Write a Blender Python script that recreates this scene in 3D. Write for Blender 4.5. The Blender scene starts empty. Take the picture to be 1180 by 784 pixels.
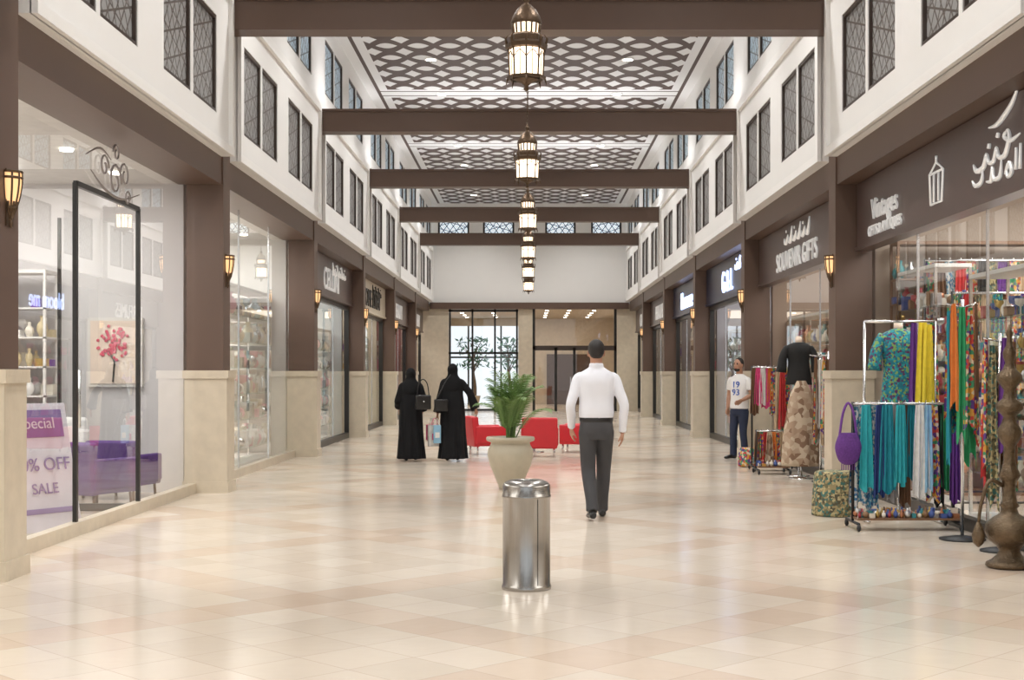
import bpy, bmesh, math, random
from mathutils import Vector, Matrix
from mathutils.bvhtree import BVHTree
R = random.Random(7)
scene = bpy.context.scene
COL = scene.collection
try:
    scene.view_settings.view_transform = 'Standard'
    scene.view_settings.exposure = 0.22
except Exception as e:
    print(e)

# ------------------------------------------------------------------ materials
def new_mat(name):
    m = bpy.data.materials.new(name); m.use_nodes = True
    nt = m.node_tree
    b = nt.nodes.get('Principled BSDF')
    return m, nt, b
def setin(b, names, v):
    for n in names:
        if n in b.inputs:
            b.inputs[n].default_value = v; return
def MT(nt, op, a, b=None, c=None):
    n = nt.nodes.new('ShaderNodeMath'); n.operation = op
    for i, v in enumerate((a, b, c)):
        if v is None: continue
        if isinstance(v, (int, float)): n.inputs[i].default_value = v
        else: nt.links.new(v, n.inputs[i])
    return n.outputs[0]
def MIX(nt, f, a, b):
    n = nt.nodes.new('ShaderNodeMix'); n.data_type = 'RGBA'
    if isinstance(f, (int, float)): n.inputs[0].default_value = f
    else: nt.links.new(f, n.inputs[0])
    for i, v in ((6, a), (7, b)):
        if isinstance(v, tuple): n.inputs[i].default_value = (v[0], v[1], v[2], 1)
        else: nt.links.new(v, n.inputs[i])
    return n.outputs[2]
def XYZ(nt):
    tc = nt.nodes.new('ShaderNodeTexCoord'); s = nt.nodes.new('ShaderNodeSeparateXYZ')
    nt.links.new(tc.outputs['Object'], s.inputs[0])
    return tc.outputs['Object'], s.outputs[0], s.outputs[1], s.outputs[2]
def mat(name, col, rough=0.5, metal=0.0, var=0.12, scale=6.0, bump=0.0, bscale=40.0, emit=0.0, ecol=None, spec=0.5, bdet=4):
    m, nt, b = new_mat(name)
    tc = nt.nodes.new('ShaderNodeTexCoord')
    nz = nt.nodes.new('ShaderNodeTexNoise'); nz.inputs['Scale'].default_value = scale; nz.inputs['Detail'].default_value = 3
    nt.links.new(tc.outputs['Object'], nz.inputs['Vector'])
    lo = tuple(c * (1 - var) for c in col); hi = tuple(min(1, c * (1 + var)) for c in col)
    nt.links.new(MIX(nt, nz.outputs[0], lo, hi), b.inputs['Base Color'])
    b.inputs['Roughness'].default_value = rough; b.inputs['Metallic'].default_value = metal
    setin(b, ['Specular IOR Level', 'Specular'], spec)
    if bump > 0:
        n2 = nt.nodes.new('ShaderNodeTexNoise'); n2.inputs['Scale'].default_value = bscale; n2.inputs['Detail'].default_value = bdet
        nt.links.new(tc.outputs['Object'], n2.inputs['Vector'])
        bp = nt.nodes.new('ShaderNodeBump'); bp.inputs['Strength'].default_value = bump; bp.inputs['Distance'].default_value = 0.02
        nt.links.new(n2.outputs[0], bp.inputs['Height']); nt.links.new(bp.outputs[0], b.inputs['Normal'])
    if emit > 0:
        b.inputs['Emission Color'].default_value = (*(ecol or col), 1); b.inputs['Emission Strength'].default_value = emit
    return m
def pattern_mat(name, cols, scale=14, rough=0.8):
    m, nt, b = new_mat(name)
    tc = nt.nodes.new('ShaderNodeTexCoord')
    v = nt.nodes.new('ShaderNodeTexVoronoi'); v.inputs['Scale'].default_value = scale
    nt.links.new(tc.outputs['Object'], v.inputs['Vector'])
    s = nt.nodes.new('ShaderNodeSeparateXYZ'); nt.links.new(v.outputs['Color'], s.inputs[0])
    r = nt.nodes.new('ShaderNodeValToRGB'); r.color_ramp.interpolation = 'CONSTANT'
    els = r.color_ramp.elements
    for i, c in enumerate(cols):
        p = i / len(cols)
        e = els[i] if i < 2 else els.new(p)
        e.position = p; e.color = (*c, 1)
    nt.links.new(s.outputs[0], r.inputs[0]); nt.links.new(r.outputs[0], b.inputs['Base Color'])
    b.inputs['Roughness'].default_value = rough
    return m
def glass_mat(name, tint=(0.97, 0.99, 0.99), f0=0.05, gain=0.75, rough=0.01):
    m, nt, b = new_mat(name)
    nt.nodes.remove(b); out = nt.nodes['Material Output']
    tr = nt.nodes.new('ShaderNodeBsdfTransparent'); tr.inputs[0].default_value = (*tint, 1)
    gl = nt.nodes.new('ShaderNodeBsdfGlossy'); gl.inputs[0].default_value = (1, 1, 1, 1); gl.inputs['Roughness'].default_value = rough
    lw = nt.nodes.new('ShaderNodeLayerWeight'); lw.inputs[0].default_value = 0.5
    f = MT(nt, 'ADD', MT(nt, 'MULTIPLY', MT(nt, 'POWER', lw.outputs['Facing'], 5.0), gain), f0)
    mx = nt.nodes.new('ShaderNodeMixShader')
    nt.links.new(f, mx.inputs[0]); nt.links.new(tr.outputs[0], mx.inputs[1]); nt.links.new(gl.outputs[0], mx.inputs[2])
    nt.links.new(mx.outputs[0], out.inputs[0])
    return m

BROWN = mat('brown_paint', (0.115, 0.070, 0.050), 0.42, var=0.08, scale=1.5)
STONE = mat('cream_stone', (0.60, 0.52, 0.40), 0.35, var=0.15, scale=7, bump=0.1, bscale=25)
WHITE = mat('white_plaster', (0.82, 0.81, 0.79), 0.6, var=0.02, scale=2, bump=0.03, bscale=60)
TRIMW = mat('white_trim', (0.85, 0.84, 0.82), 0.5, var=0.02)
DARK = mat('dark_frame', (0.02, 0.018, 0.016), 0.35)
WFR = mat('window_frame_brown', (0.05, 0.035, 0.028), 0.4)
DBROWN = mat('sign_brown', (0.085, 0.054, 0.046), 0.35, var=0.08)
NAVY = mat('sign_navy', (0.015, 0.02, 0.05), 0.3)
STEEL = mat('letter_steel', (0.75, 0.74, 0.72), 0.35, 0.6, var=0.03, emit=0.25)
BRONZE = mat('bronze', (0.11, 0.07, 0.042), 0.4, 0.7, var=0.4, scale=30, bump=0.2)
BRASS = mat('aged_brass', (0.14, 0.10, 0.062), 0.36, 0.85, var=0.5, scale=25, bump=0.5, bscale=60)
CHROME = mat('chrome', (0.7, 0.7, 0.7), 0.2, 1.0, var=0.03)
BLACK = mat('black_plastic', (0.012, 0.012, 0.013), 0.5)
LAMPG = mat('lantern_glass', (1.0, 0.8, 0.55), 0.3, emit=2.6, ecol=(1.0, 0.78, 0.56))
SCON = mat('sconce_glass', (0.6, 0.4, 0.2), 0.3, emit=0.9, ecol=(1.0, 0.55, 0.25))
DOWNL = mat('downlight_glow', (1, 0.95, 0.85), 0.3, emit=9, ecol=(1.0, 0.92, 0.8))
GLASS = glass_mat('shopfront_glass', f0=.06, gain=.85)
GLASSR = glass_mat('display_window_glass', f0=.13, gain=1.0)
RED = mat('red_leather', (0.60, 0.025, 0.035), 0.45, var=0.1)
SKIN = mat('skin', (0.42, 0.22, 0.14), 0.5, var=0.08, scale=12)
HAIR = mat('black_hair', (0.012, 0.009, 0.008), 0.6, var=0.3, scale=60, bump=0.3, bscale=120)
SHIRT = mat('white_shirt', (0.76, 0.77, 0.82), 0.75, var=0.03, bump=0.5, bscale=6, bdet=1)
TROUS = mat('charcoal_trousers', (0.048, 0.047, 0.050), 0.8, var=0.15, bump=0.4, bscale=7, bdet=1)
JEANS = mat('blue_jeans', (0.02, 0.028, 0.06), 0.8, var=0.3, bump=0.4, bscale=10, bdet=1)
SHOE = mat('black_shoe', (0.012, 0.011, 0.011), 0.3)
ABAYA = mat('black_abaya', (0.007, 0.007, 0.008), 0.85, var=0.3, bump=0.3, bscale=8, spec=0.25, bdet=1)
LEATH = mat('black_leather', (0.012, 0.011, 0.011), 0.35)
PRINTB = mat('blue_print', (0.05, 0.12, 0.45), 0.7)
MANNQ = mat('mannequin_plastic', (0.75, 0.6, 0.48), 0.4)

def lattice_mat(name, base, line, axis, emit=0.0, n=5.0, th=0.16):
    m, nt, b = new_mat(name)
    co, x, y, z = XYZ(nt)
    u = x if axis == 'x' else y
    fac = None
    for s in (1, -1):
        a = MT(nt, 'MULTIPLY', MT(nt, 'ADD', u, MT(nt, 'MULTIPLY', z, 0.75 * s)), n)
        a = MT(nt, 'ABSOLUTE', MT(nt, 'SUBTRACT', MT(nt, 'FRACT', a), 0.5))
        a = MT(nt, 'LESS_THAN', a, th / 2)
        fac = a if fac is None else MT(nt, 'MAXIMUM', fac, a)
    for s in (1, -1):
        a = MT(nt, 'MULTIPLY', MT(nt, 'ADD', z, MT(nt, 'MULTIPLY', u, 0.3 * s)), n * .7)
        a = MT(nt, 'ABSOLUTE', MT(nt, 'SUBTRACT', MT(nt, 'FRACT', a), 0.5))
        a = MT(nt, 'LESS_THAN', a, th / 4)
        fac = MT(nt, 'MAXIMUM', fac, a)
    c = MIX(nt, fac, base, line)
    nt.links.new(c, b.inputs['Base Color']); b.inputs['Roughness'].default_value = 0.35
    setin(b, ['Specular IOR Level', 'Specular'], 0.3)
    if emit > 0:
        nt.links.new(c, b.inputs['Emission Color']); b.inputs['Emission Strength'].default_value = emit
    return m
LAT1 = lattice_mat('lattice_window_lower', (0.27, 0.27, 0.265), (0.10, 0.085, 0.075), 'y', 0.12)
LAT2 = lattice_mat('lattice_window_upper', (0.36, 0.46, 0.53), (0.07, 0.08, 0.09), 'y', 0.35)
LATE = lattice_mat('lattice_window_end', (0.70, 0.80, 0.88), (0.06, 0.07, 0.10), 'x', 0.7, n=4.0, th=.16)

def floor_mat():
    m, nt, b = new_mat('polished_tile_floor')
    co, x, y, z = XYZ(nt)
    t = 0.6
    p = MT(nt, 'DIVIDE', MT(nt, 'ADD', x, y), t); q = MT(nt, 'DIVIDE', MT(nt, 'SUBTRACT', x, y), t)
    fp = MT(nt, 'FLOOR', p); fq = MT(nt, 'FLOOR', q)
    def edge(v):
        f = MT(nt, 'FRACT', v)
        return MT(nt, 'MINIMUM', f, MT(nt, 'SUBTRACT', 1.0, f))
    g = MT(nt, 'LESS_THAN', MT(nt, 'MINIMUM', edge(p), edge(q)), 0.008)
    cb = nt.nodes.new('ShaderNodeCombineXYZ'); nt.links.new(fp, cb.inputs[0]); nt.links.new(fq, cb.inputs[1])
    wn = nt.nodes.new('ShaderNodeTexWhiteNoise'); nt.links.new(cb.outputs[0], wn.inputs['Vector'])
    c = MIX(nt, wn.outputs['Value'], (0.66, 0.58, 0.48), (0.745, 0.66, 0.56))
    def band(v): return MT(nt, 'COMPARE', MT(nt, 'FLOORED_MODULO', v, 6.0), 0.0, 0.3)
    bd = MT(nt, 'MAXIMUM', band(fp), band(fq))
    c2 = MIX(nt, wn.outputs['Value'], (0.56, 0.39, 0.28), (0.68, 0.53, 0.41))
    c = MIX(nt, MT(nt, 'MULTIPLY', bd, 0.5), c, c2)
    nz = nt.nodes.new('ShaderNodeTexNoise'); nz.inputs['Scale'].default_value = 2.2; nz.inputs['Detail'].default_value = 6
    nt.links.new(co, nz.inputs['Vector'])
    c = MIX(nt, MT(nt, 'MULTIPLY', nz.outputs[0], 0.35), c, (0.62, 0.50, 0.39))
    c = MIX(nt, MT(nt, 'MULTIPLY', g, 0.4), c, (0.36, 0.28, 0.21))
    nt.links.new(c, b.inputs['Base Color'])
    rr = MT(nt, 'ADD', MT(nt, 'MULTIPLY', nz.outputs[0], 0.12), 0.10)
    nt.links.new(rr, b.inputs['Roughness'])
    setin(b, ['Specular IOR Level', 'Specular'], 0.65)
    n2 = nt.nodes.new('ShaderNodeTexNoise'); n2.inputs['Scale'].default_value = 5
    nt.links.new(co, n2.inputs['Vector'])
    bp = nt.nodes.new('ShaderNodeBump'); bp.inputs['Strength'].default_value = 0.06; bp.inputs['Distance'].default_value = 0.02
    nt.links.new(n2.outputs[0], bp.inputs['Height']); nt.links.new(bp.outputs[0], b.inputs['Normal'])
    return m
FLOOR = floor_mat()

BAY = 7.2; Y0 = 10.0
PY = [Y0 + BAY * k for k in range(-2, 6)]   # -4.4 ... 46.0
YEND = 52.4
def ceil_mat():
    m, nt, b = new_mat('arabesque_ceiling')
    co, x, y, z = XYZ(nt)
    yy = MT(nt, 'FLOORED_MODULO', MT(nt, 'SUBTRACT', y, Y0 + 0.15), BAY)
    fac = None
    s = 6.1 / 6
    for sg in (1, -1):
        w = MT(nt, 'SINE', MT(nt, 'MULTIPLY', x, 2 * math.pi / 1.24))
        a = MT(nt, 'DIVIDE', MT(nt, 'ADD', yy, MT(nt, 'MULTIPLY', w, 0.40 * sg)), s)
        a = MT(nt, 'ABSOLUTE', MT(nt, 'SUBTRACT', MT(nt, 'FRACT', a), 0.5))
        a = MT(nt, 'LESS_THAN', a, 0.185)
        fac = a if fac is None else MT(nt, 'MAXIMUM', fac, a)
    ax = MT(nt, 'ABSOLUTE', x)
    ins = MT(nt, 'MULTIPLY', MT(nt, 'LESS_THAN', ax, 3.2),
             MT(nt, 'MULTIPLY', MT(nt, 'GREATER_THAN', yy, 0.45), MT(nt, 'LESS_THAN', yy, BAY - 0.45)))
    fac = MT(nt, 'MULTIPLY', fac, ins)
    fr = MT(nt, 'COMPARE', ax, 3.42, 0.04)
    fac = MT(nt, 'MAXIMUM', fac, fr)
    fr2 = MT(nt, 'MULTIPLY', MT(nt, 'LESS_THAN', ax, 3.42), MT(nt, 'MAXIMUM', MT(nt, 'COMPARE', yy, 0.24, 0.04), MT(nt, 'COMPARE', yy, BAY - 0.24, 0.04)))
    fac = MT(nt, 'MAXIMUM', fac, fr2)
    nt.links.new(MIX(nt, fac, (0.78, 0.79, 0.80), (0.075, 0.046, 0.040)), b.inputs['Base Color'])
    b.inputs['Roughness'].default_value = 0.6
    return m
CEIL = ceil_mat()

# ------------------------------------------------------------------ mesh builder
def cr(P, n):
    P = [tuple(p) for p in P]
    if len(P) < 3 or n <= 1:
        out = []
        for i in range(len(P) - 1):
            for j in range(n):
                t = j / n; out.append(tuple(a + (b - a) * t for a, b in zip(P[i], P[i + 1])))
        out.append(P[-1]); return out
    out = []
    for i in range(len(P) - 1):
        p0 = P[max(i - 1, 0)]; p1 = P[i]; p2 = P[i + 1]; p3 = P[min(i + 2, len(P) - 1)]
        for j in range(n):
            t = j / n
            out.append(tuple(0.5 * ((2 * b) + (c - a) * t + (2 * a - 5 * b + 4 * c - d) * t * t + (-a + 3 * b - 3 * c + d) * t ** 3)
                             for a, b, c, d in zip(p0, p1, p2, p3)))
    out.append(P[-1]); return out

class B:
    def __init__(s): s.v = []; s.f = []; s.m = []; s.sm = []; s.mats = []
    def mi(s, m):
        if m not in s.mats: s.mats.append(m)
        return s.mats.index(m)
    def add(s, vs, fs, m, smooth=True):
        o = len(s.v); k = s.mi(m)
        s.v += [tuple(v) for v in vs]
        for f in fs: s.f.append(tuple(i + o for i in f)); s.m.append(k); s.sm.append(smooth)
    def box(s, x0, x1, y0, y1, z0, z1, m):
        if x0 > x1: x0, x1 = x1, x0
        if y0 > y1: y0, y1 = y1, y0
        vs = [(x, y, z) for z in (z0, z1) for y in (y0, y1) for x in (x0, x1)]
        s.add(vs, [(0, 2, 3, 1), (4, 5, 7, 6), (0, 1, 5, 4), (2, 6, 7, 3), (0, 4, 6, 2), (1, 3, 7, 5)], m, False)
    def quadx(s, x, y0, y1, z0, z1, m): s.add([(x, y0, z0), (x, y1, z0), (x, y1, z1), (x, y0, z1)], [(0, 1, 2, 3)], m, False)
    def quady(s, y, x0, x1, z0, z1, m): s.add([(x0, y, z0), (x1, y, z0), (x1, y, z1), (x0, y, z1)], [(0, 1, 2, 3)], m, False)
    def rbox(s, c, d, r, m, rot=None):
        bm = bmesh.new(); bmesh.ops.create_cube(bm, size=1)
        for v in bm.verts: v.co = Vector((v.co.x * d[0], v.co.y * d[1], v.co.z * d[2]))
        bmesh.ops.bevel(bm, geom=bm.edges[:], offset=r, segments=3, affect='EDGES', profile=0.6)
        M = Matrix.Translation(c)
        if rot is not None: M = M @ rot.to_4x4()
        bm.transform(M); bm.verts.index_update()
        s.add([v.co[:] for v in bm.verts], [[v.index for v in f.verts] for f in bm.faces], m, True); bm.free()
    def rings(s, rings, m, smooth=True, caps=True):
        n = len(rings[0]); vs = [p for r in rings for p in r]; fs = []
        for i in range(len(rings) - 1):
            for j in range(n):
                a = i * n + j; b_ = i * n + (j + 1) % n
                fs.append((a, b_, b_ + n, a + n))
        if caps:
            fs.append(tuple(reversed(range(n)))); fs.append(tuple(range((len(rings) - 1) * n, len(rings) * n)))
        s.add(vs, fs, m, smooth)
    def lathe(s, prof, c, m, seg=20, smooth=True, rot=0.0):
        s.rings([[(c[0] + r * math.cos(rot + 2 * math.pi * j / seg), c[1] + r * math.sin(rot + 2 * math.pi * j / seg), c[2] + z)
                  for j in range(seg)] for r, z in prof], m, smooth)
    def tube(s, pts, rad, m, seg=8, hint=(0, 1, 0), n=1, smooth=True):
        if not isinstance(rad, (list, tuple)): rad = [rad] * len(pts)
        rad = [(r, r) if isinstance(r, (int, float)) else r for r in rad]
        P = [tuple(p) + tuple(r) for p, r in zip(pts, rad)]
        if n > 1: P = cr(P, n)
        rs = []
        for i, p in enumerate(P):
            a = Vector(P[max(i - 1, 0)][:3]); b_ = Vector(P[min(i + 1, len(P) - 1)][:3])
            t = (b_ - a)
            if t.length < 1e-9: t = Vector((0, 0, 1))
            t.normalize()
            h = Vector(hint)
            if abs(h.dot(t)) > 0.97: h = Vector((1, 0, 0)) if abs(t.x) < 0.9 else Vector((0, 0, 1))
            u = (h - t * h.dot(t)).normalized(); w = t.cross(u)
            o = Vector(p[:3])
            rs.append([tuple(o + u * (p[3] * math.cos(2 * math.pi * j / seg)) + w * (p[4] * math.sin(2 * math.pi * j / seg))) for j in range(seg)])
        s.rings(rs, m, smooth)
    def loft(s, secs, m, seg=32, n=4, folds=0, amp=None, ph=0.0):
        S = cr([tuple(q[:5]) + ((q[5],) if len(q) > 5 else (0.0,)) for q in secs], n)
        rs = []
        for x, y, z, rx, ry, fa in S:
            rr = []
            for j in range(seg):
                a = 2 * math.pi * j / seg
                k = 1 + fa * (math.sin(a * folds + ph + z * 1.5) + .5 * math.sin(a * (folds * 1.7 // 1) + 1.3 * ph - z))
                rr.append((x + rx * k * math.cos(a), y + ry * k * math.sin(a), z))
            rs.append(rr)
        s.rings(rs, m, True)
    def ell(s, c, r, m, seg=20, rot=None):
        rs = []; nn = max(8, seg // 2 + 2)
        for i in range(nn):
            th = math.pi * (0.03 + 0.94 * i / (nn - 1)) - math.pi / 2
            rr = []
            for j in range(seg):
                a = 2 * math.pi * j / seg
                p = Vector((r[0] * math.cos(th) * math.cos(a), r[1] * math.cos(th) * math.sin(a), r[2] * math.sin(th)))
                if rot is not None: p = rot @ p
                rr.append((c[0] + p.x, c[1] + p.y, c[2] + p.z))
            rs.append(rr)
        s.rings(rs, m, True)
    def sheet(s, p0, d, wt, wb, L, folds, amp, m, nu=22, nv=10, ph=0.0, rag=0.0):
        d = Vector((d[0], d[1], 0)).normalized(); nrm = Vector((-d.y, d.x, 0))
        vs = []
        for i in range(nv + 1):
            v = i / nv; w = wt + (wb - wt) * (v ** 0.7)
            for j in range(nu + 1):
                u = j / nu
                p = Vector(p0) + d * ((u - .5) * w) + nrm * (amp * math.sin(u * folds * 2 * math.pi + ph + v) * (.45 + .55 * v))
                p.z -= v * L * (1 + rag * math.sin(u * 9 + ph))
                vs.append(p)
        fs = [(i * (nu + 1) + j, i * (nu + 1) + j + 1, (i + 1) * (nu + 1) + j + 1, (i + 1) * (nu + 1) + j) for i in range(nv) for j in range(nu)]
        s.add(vs, fs, m, True)
    def mesh(s, name):
        me = bpy.data.meshes.new(name); me.from_pydata(s.v, [], s.f)
        for m in s.mats: me.materials.append(m)
        me.polygons.foreach_set('material_index', s.m); me.polygons.foreach_set('use_smooth', s.sm)
        me.update(); return me
    def obj(s, name, loc=(0, 0, 0), rz=0.0, parent=None):
        o = bpy.data.objects.new(name, s.mesh(name)); COL.objects.link(o)
        o.location = loc; o.rotation_euler = (0, 0, rz)
        if parent: o.parent = parent
        return o
    def figure(s, name, voxel, loc, rz=0.0, smooth=3):
        me = s.mesh(name + '_src'); t = bpy.data.objects.new(name + '_src', me); COL.objects.link(t)
        bm = bmesh.new(); bm.from_mesh(me); bmesh.ops.recalc_face_normals(bm, faces=bm.faces[:]); bm.to_mesh(me); bm.free()
        r = t.modifiers.new('r', 'REMESH'); r.mode = 'VOXEL'; r.voxel_size = voxel
        dg = bpy.context.evaluated_depsgraph_get(); dg.update()
        m2 = bpy.data.meshes.new_from_object(t.evaluated_get(dg))
        bv = BVHTree.FromPolygons([Vector(v) for v in s.v], s.f)
        m2.materials.clear()
        for m in s.mats: m2.materials.append(m)
        for p in m2.polygons:
            _, _, i, _ = bv.find_nearest(p.center + p.normal * voxel * .4); p.material_index = s.m[i]; p.use_smooth = True
        bm = bmesh.new(); bm.from_mesh(m2)
        for _ in range(smooth): bmesh.ops.smooth_vert(bm, verts=bm.verts[:], factor=.5, use_axis_x=True, use_axis_y=True, use_axis_z=True)
        bm.to_mesh(m2); bm.free()
        bpy.data.objects.remove(t); m2.name = name
        o = bpy.data.objects.new(name, m2); COL.objects.link(o); o.location = loc; o.rotation_euler = (0, 0, rz)
        return o
def text_on(parent, body, x, y, z, size, side, m, name='lettering', ext=0.012):
    cu = bpy.data.curves.new(name, 'FONT'); cu.body = body; cu.size = size; cu.extrude = ext
    cu.align_x = 'CENTER'; cu.align_y = 'CENTER'; cu.materials.append(m)
    o = bpy.data.objects.new(name, cu); COL.objects.link(o)
    o.location = (x, y, z); o.rotation_euler = (math.pi / 2, 0, -math.pi / 2 if side > 0 else (math.pi / 2 if side < 0 else 0))
    o.parent = parent
    return o

# ------------------------------------------------------------------ shell
b = B(); b.box(-9, 9, -6, 66, -0.15, 0, FLOOR); b.obj('floor')
CZ = 7.85
b = B(); b.box(-3.9, 3.9, -6, YEND + 0.3, CZ, CZ + 0.2, CEIL); b.obj('ceiling')

WIN = [(0.62, 1.74), (1.84, 2.98), (3.9, 5.02), (5.12, 6.26)]
for side, nm in ((-1, 'left'), (1, 'right')):
    X = lambda a: side * a
    w = B(); wn = B()
    for k, y in enumerate(PY):
        ye = PY[k + 1] if k + 1 < len(PY) else YEND
        sc = (ye - y) / BAY
        ya, yb = y + 0.2, ye - 0.2
        zb, zt = 4.12, 6.15
        zs, zh = 4.52, 5.66
        xi = 3.66
        w.box(X(xi), X(4.3), ya, yb, zb, zs, WHITE); w.box(X(xi), X(4.3), ya, yb, zh, zt, WHITE)
        edges = [ya] + [y + e * sc for p in WIN for e in p] + [yb]
        for i in range(0, len(edges), 2): w.box(X(xi), X(4.3), edges[i], edges[i + 1], zs, zh, WHITE)
        w.box(X(xi - .05), X(xi + .01), ya, yb, zb, zb + .10, TRIMW)
        w.box(X(xi - .05), X(xi + .01), ya, ya + .10, zb + .10, zt, TRIMW); w.box(X(xi - .05), X(xi + .01), yb - .10, yb, zb + .10, zt, TRIMW)
        w.box(X(xi - .05), X(xi + .01), ya + .1, yb - .1, zt - .14, zt, TRIMW)
        xu = 3.68; us, uh = 6.5, 7.5
        w.box(X(xu), X(4.3), y - .2, ye - .2, zt, us, WHITE); w.box(X(xu), X(4.3), y - .2, ye - .2, uh, CZ, WHITE)
        e2 = [y - .2] + [y + e * sc for p in WIN for e in p] + [ye - .2]
        for i in range(0, len(e2), 2): w.box(X(xu), X(4.3), e2[i], e2[i + 1], us, uh, WHITE)
        for p in WIN:
            a0, a1 = y + p[0] * sc, y + p[1] * sc
            wn.box(X(xi + .045), X(xi + .085), a0, a1, zs, zh, LAT1)
            wn.box(X(xu + .045), X(xu + .085), a0, a1, us, uh, LAT2)
            for (z0, z1, xx, ) in ((zs, zh, xi), (us, uh, xu)):
                f = .04
                wn.box(X(xx + .01), X(xx + .045), a0, a0 + f, z0, z1, WFR); wn.box(X(xx + .01), X(xx + .045), a1 - f, a1, z0, z1, WFR)
                wn.box(X(xx + .01), X(xx + .045), a0 + f, a1 - f, z0, z0 + f, WFR); wn.box(X(xx + .01), X(xx + .045), a0 + f, a1 - f, z1 - f, z1, WFR)
    w.obj('wall_' + nm); wn.obj('window_' + ('1' if side < 0 else '2'))
    t = B()
    for k, y in enumerate(PY):
        ye = PY[k + 1] if k + 1 < len(PY) else YEND
        t.box(X(3.77), X(4.3), y + .19, ye - .19, 3.78, 4.12, BROWN)
    t.obj('trim_' + ('1' if side < 0 else '2'))
    for k, y in enumerate(PY):
        c = B()
        c.box(X(3.75), X(4.2), y - .19, y + .19, 1.48, 6.15, BROWN)
        c.box(X(3.70), X(4.22), y - .22, y + .22, .14, 1.40, STONE)
        c.box(X(3.68), X(4.24), y - .24, y + .24, 1.40, 1.50, STONE)
        c.box(X(3.68), X(4.24), y - .24, y + .24, 0, .14, STONE)
        c.obj('pillar')
for y in PY:
    c = B(); c.box(-3.745, 3.745, y - .185, y + .185, 5.68, 6.03, BROWN)
    c.box(-3.745, 3.745, y - .22, y + .22, 6.03, 6.07, BROWN); c.obj('ceiling_beam')

# end wall
w = B()
w.box(-4.3, 4.3, YEND, YEND + .3, 4.1, 6.55, WHITE); w.box(-4.3, 4.3, YEND, YEND + .3, 7.65, CZ, WHITE)
ex = [-3.7, -3.45, -2.27, -1.75, -.57, .6, 1.75, 2.33, 3.48, 3.7]
for i in range(0, 10, 2): w.box(ex[i], ex[i + 1], YEND, YEND + .3, 6.55, 7.65, WHITE)
w.box(-4.3, -3.05, YEND, YEND + .3, 0, 3.9, STONE); w.box(3.3, 4.3, YEND, YEND + .3, 0, 3.9, STONE)
w.box(-.42, .12, YEND, YEND + .3, 0, 3.9, STONE)
w.box(-3.75, 3.75, YEND - .15, YEND + .3, 3.86, 4.1, BROWN)
w.obj('wall_far')
wn = B()
for i in range(1, 9, 2):
    a0, a1 = ex[i], ex[i + 1]
    wn.box(a0, a1, YEND + .12, YEND + .16, 6.55, 7.65, LATE)
    for q in ((a0, a0 + .07, 6.55, 7.65), (a1 - .07, a1, 6.55, 7.65), (a0, a1, 6.55, 6.62), (a0, a1, 7.58, 7.65)):
        wn.box(q[0], q[1], YEND + .03, YEND + .12, q[2], q[3], DARK)
wn.obj('window_3')
g = B()
for x in (-3.0, -2.15, -1.3, -.47): g.box(x - .035, x + .035, YEND + .05, YEND + .15, 0, 3.86, DARK)
for z in (0.05, 2.2, 3.8): g.box(-3.05, -.42, YEND + .05, YEND + .15, z - .04, z + .04, DARK)
g.quady(YEND + .1, -3.05, -.42, 0, 3.86, GLASS)
g.obj('window_4')
g = B()
for x in (.17, 1.0, 1.7, 2.4, 3.25): g.box(x - .05, x + .05, YEND + .05, YEND + .15, 0, 2.4, DARK)
for x in (.17, 3.25): g.box(x - .05, x + .05, YEND + .05, YEND + .15, 2.4, 3.86, DARK)
g.box(.12, 3.3, YEND + .05, YEND + .15, 2.3, 2.48, WFR)
g.quady(YEND + .1, .12, 3.3, 0, 3.86, GLASS)
for x in (1.55, 1.85): g.box(x - .015, x + .015, YEND - .02, YEND + .05, .9, 1.3, CHROME)
g.obj('door_1')
LOB = mat('lobby_warm', (0.62, 0.53, 0.43), 0.6)
w = B()
w.box(-4.5, -4.3, YEND + .3, 64, 0, 4.2, LOB); w.box(4.3, 4.5, YEND + .3, 64, 0, 4.2, LOB)
w.box(-4.3, 4.3, YEND + .3, 64, 3.95, 4.09, LOB)
w.box(.2, 4.3, 63.8, 64, 0, 3.95, LOB); w.box(-4.3, .2, 63.8, 64, 3.6, 3.95, LOB)
for x in (-4.2, -2.8, -1.3, .1): w.box(x - .04, x + .04, 63.8, 63.9, 0, 3.6, DARK)
w.box(-4.3, .2, 63.8, 63.9, 2.12, 2.2, DARK)
w.box(.8, 3.2, 63.7, 63.8, 0, 2.3, mat('lobby_door', (.10, .06, .045), .4))
w.obj('wall_lobby')
w = B()
for i in range(5):
    for x in (.7, 1.6, 2.6, -1.5, -2.8): w.lathe([(.07, 0), (.07, .02)], (x, 53.5 + i * 2.2, 3.93), DOWNL, 12)
w.obj('lobby_downlights')
LEAF = mat('tree_leaf', (0.07, 0.20, 0.15), 0.6, var=0.5, scale=5)
BARK = mat('bark', (0.12, 0.08, 0.05), 0.9)
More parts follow.
